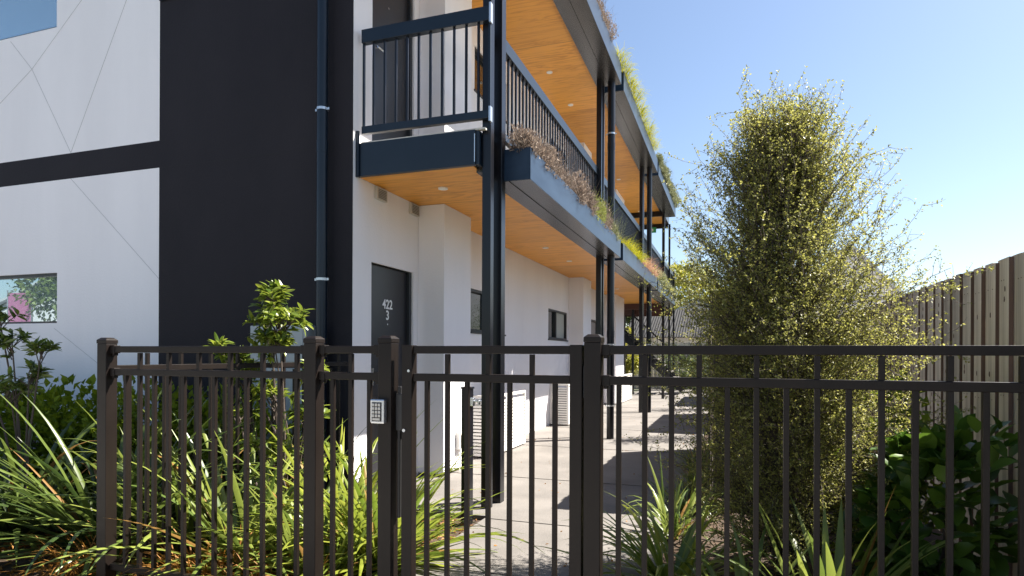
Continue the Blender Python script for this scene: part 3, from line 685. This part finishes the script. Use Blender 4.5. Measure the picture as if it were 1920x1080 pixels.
# ------------------------------------------------------------------ wiry tree
def wiry_tree():
    rng = np.random.default_rng(11); bx, by = .27, 4.0
    T = thing('wiry_tree', (bx, by, 0), 'tall wiry small leaved tree with a twiggy uneven crown beside the path', 'tree')
    b = MB()
    axes = []
    for i in range(5):
        a = i*1.256+.4; q = [(bx, by, -.05)]
        for k in range(1, 8):
            t = k/7; q.append((bx+math.cos(a)*(.05+.13*t)+rng.normal(0, .015), by+math.sin(a)*(.05+.13*t)+rng.normal(0, .015), 2.4*t*rng.uniform(.95, 1.03)))
        b.tube(q, [.028*(1-k/8.5) for k in range(8)], 7); axes.append(q)
    b.build('trunk', BARK, T, smooth=True)
    # branches
    def Rz(z, a):
        # silhouette radius in metres against height
        R = np.interp(z, [0, .35, .8, 1.3, 1.7, 2.0, 2.25, 2.5, 2.8], [.42, .56, .66, .71, .68, .58, .45, .30, .15])
        if z < 1.5: R *= 1+.22*max(0, math.cos(a))*min(1, z/.6)
        return R*(1+.14*math.sin(a*3+z*4)+.10*math.sin(a*7-z*9))
    TA, TB, TR, LP_, LD = [], [], [], [], []
    def grow(p, d, length, r, leafy, curv, step=.035, wob=.16):
        p = np.array(p, float); d = np.array(d, float); n = max(3, int(length/step)); out = []
        for k in range(n):
            d = d+rng.normal(0, wob, 3)+np.array([0, 0, curv]); d /= np.linalg.norm(d); q = p+d*step
            TA.append(p); TB.append(q); TR.append(r*(1-.7*k/n)); out.append((q, d))
            m_ = rng.poisson(leafy*(.5 if k < n*.2 else 1))
            for _ in range(m_):
                e = rng.normal(size=3); e -= d*e.dot(d); e /= np.linalg.norm(e)+1e-9
                LP_.append(q+rng.normal(0, .006, 3)); LD.append(e*.9+d*.6)
            p = q
        return out
    for i in range(2300):
        z0 = 2.50*rng.uniform(0.02, 1)**.9; a = rng.uniform(0, 6.283)
        zt = min(z0+rng.uniform(.02, .35), 2.7); R = Rz(zt, a)
        d = np.array([math.cos(a), math.sin(a), rng.uniform(.2, .9)+max(0, z0-1.5)*1.5]); d /= np.linalg.norm(d)
        st = np.array([bx+math.cos(a)*.10, by+math.sin(a)*.10, z0])
        hl = max(.12, (R-.10)/max(.25, math.hypot(d[0], d[1])))*(rng.uniform(.75, 1.12) if i % 3 else rng.uniform(.35, .75))
        if rng.random() < .10: hl *= rng.uniform(1.15, 1.45)
        hl = min(hl, 1.0 if z0 < 1.6 else .85 if z0 < 1.95 else .55 if z0 < 2.2 else .34)
        if z0 > 1.7: d = np.array([d[0]*.72, d[1]*.72, d[2]+.25]); d /= np.linalg.norm(d); hl = max(hl, .22)
        o = grow(st, d, hl, .0035, 2.9, .035 if z0 < 1.6 else .07)
        for k in range(2, len(o), 3):
            if rng.random() < .85:
                e = rng.normal(size=3)*.7+o[k][1]*.8; e /= np.linalg.norm(e); grow(o[k][0], e, rng.uniform(.06, .17), .0016, 2.5, .02, .022)
    # straggling outer shoots
    for i in range(70):
        a = rng.uniform(0, 6.283); z0 = rng.uniform(1.0, 2.25); R = Rz(z0, a)
        st = np.array([bx+math.cos(a)*R*.75, by+math.sin(a)*R*.75, z0]); d = np.array([math.cos(a)*.9, math.sin(a)*.9, rng.uniform(.3, 1.3)+max(0, z0-1.5)*1.5]); d /= np.linalg.norm(d)
        o = grow(st, d, rng.uniform(.15, .38), .0018, 1.0, .02, .03, .08)
        for k in range(2, len(o), 3): e = rng.normal(size=3)*.8+o[k][1]; e /= np.linalg.norm(e); grow(o[k][0], e, rng.uniform(.04, .1), .0012, 1.0, .02, .022)
    for i in range(44):
        a = rng.uniform(0, 6.283); u_ = rng.random()**.5; st = np.array([bx+math.cos(a)*.20*u_, by+math.sin(a)*.18*u_, 2.35]); d = np.array([math.cos(a)*.2, math.sin(a)*.2, 1.]); d /= np.linalg.norm(d)
        grow(st, d, rng.uniform(.15, .5), .0018, 1.7, .02, .03, .06)
    # long branch reaching over the fence, to the right
    pts_ = [np.array(q) for q in ((.45, 4.15, 1.50), (.69, 4.26, 1.58), (.86, 4.31, 1.60), (1.0, 4.36, 1.66), (1.13, 4.40, 1.74), (1.27, 4.46, 1.80))]
    line = []
    for i in range(len(pts_)-1):
        for t in np.linspace(0, 1, 5)[:-1]: line.append(pts_[i]*(1-t)+pts_[i+1]*t+rng.normal(0, .004, 3))
    for i in range(len(line)-1):
        TA.append(line[i]); TB.append(line[i+1]); TR.append(.0045*(1-.6*i/len(line)))
        e = np.array([rng.normal(.15, .3), rng.normal(0, .3), 1.]) if i % 3 else np.array([rng.normal(.3, .5), rng.normal(0, .3), rng.normal(-.3, .4)])
        if i > 4: grow(line[i], e/np.linalg.norm(e), rng.uniform(.12, .42 if 7 < i < 16 else .25), .0018, 1.5, .02, .028)
        if i > 6 and i % 2: e = rng.normal(size=3)*[1, .5, .5]; grow(line[i], e/np.linalg.norm(e), rng.uniform(.1, .2), .0016, 2.2, .0, .02)
    A, Bq = np.array(TA), np.array(TB); v, f = twigs(A, Bq, np.array(TR), rng); mesh('branches', v, f, TWIG, T)
    P, D = np.array(LP_), norm(np.array(LD)); n = len(P)
    v, f = leaves(P, D, rng.uniform(.011, .020, n), rng.uniform(.006, .0115, n), rng); mesh('crown', v, f, TREE, T)
    print('tree leaves', n, 'twigs', len(A))
wiry_tree()

# ------------------------------------------------------------------ left garden
hs = [(-7.9, 3.7, .95), (-7.0, 3.9, .90), (-6.2, 4.0, .98), (-5.4, 3.9, .92), (-4.6, 4.05, .96), (-3.9, 4.05, .88), (-6.6, 3.2, .75), (-5.6, 3.15, .70)]
hl = ['leftmost dark green shrub under the lower window', 'dark green shrub under the window beside the leftmost one', 'tall dark green shrub below the right end of the window', 'dark green shrub against the white gable wall',
      'dark green shrub where the white wall meets the charcoal wall', 'dark green shrub in front of the charcoal wall by the return fence', 'low dark green shrub at the left edge before the taller row', 'low dark green shrub behind the left flax']
for i, (x, y, h) in enumerate(hs):
    shrub('garden_shrub', (x, y, -.03), h, .55, 2400, .075, .046, HEDGE, hl[i], 'shrub', 100+i, 'dark green shrubs below the gable wall', big=False, stems=6)
LBL = ['large dark flax clump at the left edge outside the fence', 'flax clump with arching sunlit blades left of the corner post', 'flax clump just behind the corner post', 'flax clump behind the middle of the left fence panel',
       'flax clump below the bright leafy shrub', 'flax clump behind the second fence post', 'bright yellow green flax clump beside the gate at the path edge', 'flax clump low in the left corner of the bed', 'dark flax clump in front of the meter cabinet']
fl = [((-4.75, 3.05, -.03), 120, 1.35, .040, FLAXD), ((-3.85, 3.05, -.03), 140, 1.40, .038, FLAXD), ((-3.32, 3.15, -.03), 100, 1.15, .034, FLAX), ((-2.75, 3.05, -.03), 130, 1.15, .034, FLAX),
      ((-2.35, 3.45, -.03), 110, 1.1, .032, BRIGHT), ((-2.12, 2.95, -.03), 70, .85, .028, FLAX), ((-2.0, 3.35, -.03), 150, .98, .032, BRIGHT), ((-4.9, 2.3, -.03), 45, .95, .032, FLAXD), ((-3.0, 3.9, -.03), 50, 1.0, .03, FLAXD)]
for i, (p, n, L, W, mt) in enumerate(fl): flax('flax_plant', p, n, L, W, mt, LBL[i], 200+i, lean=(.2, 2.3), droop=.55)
# sprig shrubs with explicit limbs
def sprig_shrub(name, base, limbs, L, W, mt, label, seed, whorl=11, per=26):
    rng = np.random.default_rng(seed); o = thing(name, base, label, 'shrub'); base = np.array(base, float)
    b = MB(); P, D = [], []
    for tip, rr, cnt in limbs:
        tip = np.array(tip, float); mid = base*.45+tip*.55+rng.normal(0, .04, 3); b.tube([base, mid, tip], [.012, .008, .004], 6)
        for k in range(cnt):
            e = norm(rng.normal(size=3)); e[2] = abs(e[2])*.8-.1 if rng.random() < .8 else e[2]; q = tip+e*rr*rng.uniform(.4, 1); st = tip-np.array([0, 0, rr*.8])*rng.random()+rng.normal(0, .01, 3)
            b.tube([st, (st+q)/2+[0, 0, .01], q], [.004, .003, .002], 4); ax = norm(q-st+np.array([0, 0, .3*rr]))
            for j in range(whorl):
                g = rng.normal(size=3); g -= ax*g.dot(ax); g = norm(g); P.append(q-ax*rng.uniform(0, .05)); D.append(norm(g*.9+ax*rng.uniform(.1, .9)))
    P, D = np.array(P), np.array(D); n = len(P)
    v, f = bigleaves(P, D, L*rng.uniform(.6, 1.2, n), W*rng.uniform(.75, 1.2, n), rng, curl=.18)
    mesh('foliage', v, f, mt, o, smooth=False); b.build('stem', TWIG, o)
sprig_shrub('leafy_shrub', (-2.95, 3.65, -.03), [((-3.05, 3.6, 1.66), .12, 14), ((-2.98, 3.62, 1.50), .21, 30), ((-3.0, 3.6, 1.32), .17, 20), ((-3.42, 3.55, 1.30), .08, 6), ((-3.3, 3.6, 1.22), .12, 10), ((-3.25, 3.6, 1.10), .16, 10), ((-2.60, 3.5, 1.13), .12, 9), ((-2.65, 3.5, .85), .16, 10),
             ((-3.0, 3.6, .95), .2, 14), ((-3.3, 3.6, .8), .16, 9), ((-2.85, 3.4, .65), .2, 12), ((-2.5, 3.45, .6), .14, 8)], .085, .028, SHRUBL, 'bright yellow green leafy shrub rising above the fence before the charcoal wall', 31)
sprig_shrub('leafy_shrub', (-5.0, 3.25, -.03), [((-5.02, 3.1, 1.52), .14, 14), ((-4.96, 3.15, 1.34), .16, 14), ((-4.58, 3.1, 1.27), .11, 9), ((-4.7, 3.1, 1.08), .14, 10), ((-4.9, 3.1, .98), .2, 14), ((-5.3, 3.1, 1.3), .18, 8)], .075, .024, MIDL,
            'dark twiggy leafy shrub at the left edge below the window', 32)
flax('sedge_clump', (-2.75, 2.78, -.03), 480, .38, .008, RUST, 'rust orange sedge clump at the foot of the left fence', 41, group='rust sedge clumps', lean=(.1, 2.0), droop=1.3, K=6, spread=.2)
flax('sedge_clump', (-3.45, 2.72, -.03), 380, .38, .008, RUST, 'rust orange sedge clump left of the corner post', 42, group='rust sedge clumps', lean=(.1, 2.0), droop=1.3, K=6, spread=.2)
flax('sedge_clump', (-2.2, 2.72, -.03), 300, .34, .008, RUST, 'rust orange sedge clump behind the second fence post', 43, group='rust sedge clumps', lean=(.1, 2.0), droop=1.3, K=6, spread=.15)
# mulch and pebbles
rng = np.random.default_rng(5); n = 9000
P = np.stack([rng.uniform(-7, -1.82, n), rng.uniform(1.2, 4.55, n), np.full(n, -.03)], 1); D = norm(rng.normal(size=(n, 3))*[1, 1, .25]+[0, 0, .12])
v, f = leaves(P, D, rng.uniform(.02, .06, n), rng.uniform(.012, .03, n), rng); o = mesh('mulch', v, f, RUST); tag(o, 'brown bark chips and dead leaves on the garden bed', 'mulch', kind='stuff')

n = 420; P = np.stack([rng.uniform(-2.9, -.45, n), 2.6+16*rng.random(n)**1.6, np.full(n, .003)], 1); k = rng.random(n) < .6; P[k, 0] = -.46-np.abs(rng.normal(0, .18, k.sum())); P[:, 0] = np.where(P[:, 1] < 4.6, np.maximum(P[:, 0], -1.75), P[:, 0])
D = norm(rng.normal(size=(n, 3))*[1, 1, .12]+[0, 0, .05]); v, f = leaves(P, D, rng.uniform(.012, .035, n), rng.uniform(.008, .018, n), rng, .1); tag(mesh('leaf_litter', v, f, RUST), 'scattered dry leaves on the concrete path', 'leaf litter', kind='stuff')
# ------------------------------------------------------------------ right garden
flax('flax_plant', (-.30, 3.55, -.03), 85, .72, .026, BRIGHT, 'sunlit yellow flax clump spilling over the path left of the tree', 51, lean=(.1, 1.9))
flax('flax_plant', (.02, 3.15, -.03), 40, .62, .03, FLAX, 'flax clump at the foot of the wiry tree', 52, lean=(.1, 1.4))
flax('flax_plant', (.42, 3.2, -.03), 30, .80, .042, FLAX, 'upright broad bladed flax clump in front of the round leaved shrub', 53, lean=(0, .9), droop=.45)
flax('flax_plant', (-.38, 4.6, -.03), 50, .6, .022, FLAX, 'small flax clump behind the sunlit one by the path', 54, lean=(.1, 1.6))
for i, (y, x) in enumerate(((5.4, -.36), (6.3, -.3), (7.3, -.36), (8.4, -.3))): flax('edging_grass', (x, y, -.03), 110, .42, .012, FLAX, ('nearest', 'second', 'third', 'farthest')[i]+' low grass clump along the right edge of the path', 401+i, group='grass clumps edging the path', lean=(.1, 1.8))
shrub('round_leaved_shrub', (.95, 3.65, -.03), 1.0, .36, 520, .12, .085, ROUND, 'dark green shrub with large round leaves against the paling fence', 'shrub', 61, big=True, stems=8, lumps=5)
shrub('round_leaved_shrub', (.75, 4.6, -.03), 1.15, .42, 900, .08, .05, HEDGE, 'dark shrub between the wiry tree and the paling fence', 'shrub', 62, big=False, stems=8)
def slender(x, y, h, seed, label):
    rng = np.random.default_rng(seed); o = thing('slender_tree', (x, y, 0), label, 'tree', 'slender trees between the bin enclosures')
    b = MB(); b.tube([(x, y, -.05), (x+.02, y, h*.5), (x, y, h*.9)], [.03, .02, .008], 7); b.build('trunk', BARK, o)
    P, U = shell((x, y, h*.62), (.34, .34, h*.40), 3200, rng, .15, 8, .5); D = norm(U+rng.normal(size=U.shape))
    v, f = leaves(P, D, rng.uniform(.03, .06, len(P)), rng.uniform(.015, .03, len(P)), rng); mesh('crown', v, f, FARD, o)
slender(.05, 10.45, 2.75, 71, 'slender green tree between the first two bin enclosures')
slender(.05, 15.9, 2.6, 72, 'slender green tree between the second and third bin enclosures')

# ------------------------------------------------------------------ balcony planting
def tuft(name, c, ln, h, n, mt, label, seed, kind='grass', depth=.12, cat_='plant', hang=.0, group='plants in the balcony troughs', lw=(.02, .01)):
    """c = (x, y0, z) start of the run, ln = run length along Y"""
    rng = np.random.default_rng(seed); x, y0, z = c
    if kind == 'grass':
        L = []
        for k in range(max(2, int(ln/.10))):
            v, f = blades((x+rng.normal(0, .05), y0+ln*(k+.5)/max(2, int(ln/.10)), z-.03), n, h, .006, rng, lean=(.2, 1.8), spread=.08, droop=1.0, K=5); L.append((v, f))
        v, f = cat(L)
        o = mesh(name, v, f, mt, origin=(x, y0+ln/2, z))
    elif kind == 'mound':
        Ps, Us = [], []; k_ = max(2, int(ln/.13))
        for k in range(k_):
            rr = rng.uniform(.75, 1.2); P, U = shell((x+rng.normal(.0, .035), y0+ln*(k+.5)/k_+rng.normal(0, .02), z+h*.25*rr), (.115*rr, .12*rr, h*.62*rr), int(n*.2), rng, .25, 5, .45); Ps.append(P); Us.append(U)
        P, U = np.concatenate(Ps), np.concatenate(Us); P[:, 2] = np.maximum(P[:, 2], z-.06-hang*rng.random(len(P)))
        D = norm(U*.55+rng.normal(size=U.shape)*.45+np.array([.05, 0, .9 if hang == 0 else .2])); m_ = len(P)
        v, f = leaves(P, D, lw[0]*rng.uniform(.7, 1.6, m_), lw[1]*rng.uniform(.7, 1.4, m_), rng)
        o = thing(name, (x, y0+ln/2, z), None, None); mesh('foliage', v, f, mt, o)
        k = int(ln*260); A = np.stack([x+rng.normal(0, .06, k), rng.uniform(y0, y0+ln, k), np.full(k, z-.05)], 1); Bq = A+norm(rng.normal(size=(k, 3))*.4+[.1, 0, 1])*(h*rng.uniform(.6, 1.1, k)+.05)[:, None]
        v2, f2 = twigs(A, Bq, .0014, rng); mesh('stem', v2, f2, mt, o)
    else:
        m_ = int(n*ln*2.2); y = rng.uniform(y0, y0+ln, m_)
        hh = h*(.65+.35*np.sin(y*9+seed)*np.sin(y*4.3+1)); u = rng.uniform(0, 1, m_)
        P = np.stack([x+rng.normal(0, depth, m_).clip(-.15, .2), y, z-.04-hang*rng.random(m_)*.6+hh*u], 1)
        D = norm(rng.normal(size=(m_, 3))*.6+np.array([.1, 0, 1.0]))
        v, f = leaves(P, D, lw[0]*rng.uniform(.7, 1.6, m_), lw[1]*rng.uniform(.7, 1.4, m_), rng)
        k = m_//6; A = np.stack([x+rng.normal(0, depth*.7, k), rng.uniform(y0, y0+ln, k), np.full(k, z-.05)], 1); Bq = A+norm(rng.normal(size=(k, 3))*.35+[.1, 0, 1])*(h*rng.uniform(.7, 1.15, k))[:, None]
        o = thing(name, (x, y0+ln/2, z), None, None); mesh('foliage', v, f, mt, o); v2, f2 = twigs(A, Bq, .0016, rng); mesh('stem', v2, f2, mt, o)
    return tag(o, label, cat_, group)
ZL, ZU = 3.02, 5.70
tuft('lavender_plant', (-1.715, 5.12, ZL), 1.65, .26, 5200, LAV, 'dried mauve brown lavender spilling from the near end of the lower trough', 81, 'mound', .07, lw=(.026, .012))
tuft('lavender_plant', (-1.715, 6.78, ZL), .95, .25, 5200, LAV, 'dry lavender in the middle of the nearest lower trough', 82, 'mound', .07, lw=(.026, .012))
tuft('thyme_plant', (-1.715, 7.70, ZL), .65, .34, 5600, LIME, 'round lime green thyme in the nearest lower trough', 83, 'mound', .08)
tuft('lavender_plant', (-1.715, 8.38, ZL), .55, .27, 5200, LAV, 'short brown lavender before the second balcony post', 84, 'mound', .07, lw=(.026, .012))
tuft('sage_plant', (-1.715, 8.95, ZL), .62, .33, 5600, SAGE, 'grey green sage at the far end of the nearest lower trough', 85, 'mound', .08)
tuft('grass_tuft', (-1.715, 9.95, ZL), 2.1, .30, 60, YEL, 'yellow green grass in the middle lower trough', 86)
tuft('grass_tuft', (-1.715, 12.1, ZL), 2.3, .30, 45, PINKG, 'pinkish dry grass at the far end of the middle lower trough', 87)
tuft('sage_plant', (-1.74, 14.85, ZL), 4.4, .24, 3500, SAGE, 'pale sage trailing from the farthest lower trough', 88, 'mound', .10, hang=.2, lw=(.04, .02))
tuft('thyme_plant', (-1.70, 6.5, ZU), 1.15, .24, 5600, LIME, 'green thyme over the edge of the nearest roof trough', 91, 'mound', .07)
tuft('thyme_plant', (-1.70, 7.65, ZU), 1.2, .20, 5000, LAV, 'brown dry thyme in the nearest roof trough', 92, 'mound', .07)
tuft('grass_tuft', (-1.66, 9.3, ZU), 4.6, .25, 60, YEL, 'bright yellow grass along the middle roof trough', 93)
tuft('thyme_plant', (-1.66, 14.85, ZU), 4.4, .24, 3500, SAGE, 'olive creeper along the farthest roof trough', 94, 'mound', .09, lw=(.035, .018))

# ------------------------------------------------------------------ background
def tree(x, y, h, r, n, mt, label, seed, L=.16, trunk=.12, base=.3, group='trees beyond the far fence'):
    rng = np.random.default_rng(seed); o = thing('broadleaf_tree', (x, y, 0), label, 'tree', group)
    b = MB(); b.tube([(x, y, -.2), (x+.1, y, h*.35), (x, y, h*.7)], [trunk, trunk*.7, trunk*.3], 8)
    for k in range(6):
        a = k*1.05+rng.uniform(-.3, .3); b.tube([(x, y, h*.3+k*.04*h), (x+math.cos(a)*r*.4, y+math.sin(a)*r*.4, h*.5+k*.03*h), (x+math.cos(a)*r*.7, y+math.sin(a)*r*.7, h*.65+k*.03*h)], [trunk*.4, trunk*.25, trunk*.1], 5)
    b.build('trunk', BARK, o)
    Ps = []; Us = []
    for k in range(16):
        u = norm(rng.normal(size=3)); c = np.array([x, y, h*(base+1)/2])+u*np.array([r*.6, r*.6, h*(1-base)*.32]); rr = r*rng.uniform(.28, .48)
        P, U = shell(c, (rr, rr, rr*.8), n//16, rng, .4, 5, .4); Ps.append(P); Us.append(U)
    P, U = np.concatenate(Ps), np.concatenate(Us); D = norm(U*.6+rng.normal(size=U.shape)*.7)
    v, f = leaves(P, D, L*rng.uniform(.6, 1.3, len(P)), L*.55*rng.uniform(.6, 1.3, len(P)), rng); mesh('crown', v, f, mt, o)
tree(-2.6, 34, 6.3, 2.6, 12000, FART, 'sunlit yellow green tree beyond the end of the balconies', 301)
tree(1.0, 36, 6.0, 2.8, 11000, FART, 'yellow green tree behind the wiry tree', 302)
tree(-5.2, 30, 4.6, 1.8, 8000, FARD, 'dark green tree seen between the far posts', 303, base=.15)
tree(-3.9, 24.2, 2.6, .8, 4000, FART, 'small bright tree behind the staircase', 304, L=.09, trunk=.05, base=.1)
shrub('garden_shrub', (-1.9, 23.9, 0), 1.5, .6, 2600, .07, .04, FARD, 'bright green shrub in front of the far fence', 'shrub', 311)
shrub('garden_shrub', (-.9, 22.8, 0), 1.3, .6, 2400, .07, .04, FARD, 'green shrub right of the far posts', 'shrub', 312)
S = thing('garden_shed', (-2, 27.5, 0), 'shed with a dark corrugated roof behind the far fence', 'shed')
b = MB(); b.box(-4.0, 1.2, 26.8, 29.5, 0, 2.1); b.build('wall', HOUSE, S)
b = MB(); x = -4.3; pts = []
n = 110
for i in range(n+1):
    xx = -4.3+5.8*i/n; zz = .03*math.sin(i*math.pi/2*1.0) if i % 2 else 0
    pts.append((xx, zz if i % 4 == 1 else (-zz if i % 4 == 3 else 0)))
vs = []
for xx, dz in pts: vs += [(xx, 26.4, 2.0+dz), (xx, 29.8, 3.35+dz), (xx, 26.4, 1.97+dz), (xx, 29.8, 3.32+dz)]
fs = []
for i in range(n): q = i*4; fs += [(q, q+4, q+5, q+1), (q+2, q+3, q+7, q+6), (q, q+2, q+6, q+4), (q+1, q+5, q+7, q+3)]
b.add(vs, fs); b.build('roof', ROOFC, S)
def gable_house(x0, x1, y0, y1, hw, hr, label, name='white_house'):
    o = thing(name, ((x0+x1)/2, y0, 0), label, 'house')
    xm = (x0+x1)/2; b = MB(); b.prism([(x0, 0), (x1, 0), (x1, hw), (xm, hr), (x0, hw)], 'y', y0, y1); b.build('wall', HOUSE, o)
    r = MB(); t = .12
    for s, xe in ((-1, x0-.3), (1, x1+.3)):
        ze = hw-.3*(hr-hw)/(x1-xm)
        r.prism([(xe, ze+.01), (xm, hr+.01), (xm, hr+.01+t), (xe, ze+.01+t)] if s < 0 else [(xm, hr+.01), (xe, ze+.01), (xe, ze+.01+t), (xm, hr+.01+t)], 'y', y0-.25, y1+.25)
    r.build('roof', GREYB, o)
    w_ = MB(); w_.box(xm-.5, xm+.5, y0-.02, y0-.004, hw-1.1, hw-.2); w_.build('window', GLS, o)
gable_house(1.6, 5.0, 21.5, 30, 2.7, 4.6, 'white gabled house behind the wiry tree and paling fence')
gable_house(-3.6, .6, 31, 38, 2.9, 3.75, 'low pale gabled outbuilding behind the corrugated shed roof', 'pale_outbuilding')
# across the road, behind the camera: what the gable windows mirror
tree(-20.5, -6.5, 6.2, 2.6, 9000, FARD, 'street tree across the road mirrored in the lower window', 321, L=.2, group='street trees across the road')
tree(-17.0, -9.5, 5.5, 2.4, 9000, FARD, 'second street tree across the road behind the viewer', 322, L=.2, group='street trees across the road')
gable_house(-40, -26, -20, -14, 3.2, 5.5, 'pale house across the road behind the viewer', 'street_house')
o = thing('pink_banner', (-24, -6, 0), 'pink banner on two poles across the road', 'banner')
b = MB(); b.box(-24.6, -23.4, -6.02, -5.98, .9, 3.4); b.build('cloth', PINK, o)
b = MB(); b.tube([(-24.65, -6, 0), (-24.65, -6, 3.5)], .03); b.tube([(-23.35, -6, 0), (-23.35, -6, 3.5)], .03); b.build('pole', CHROME, o)
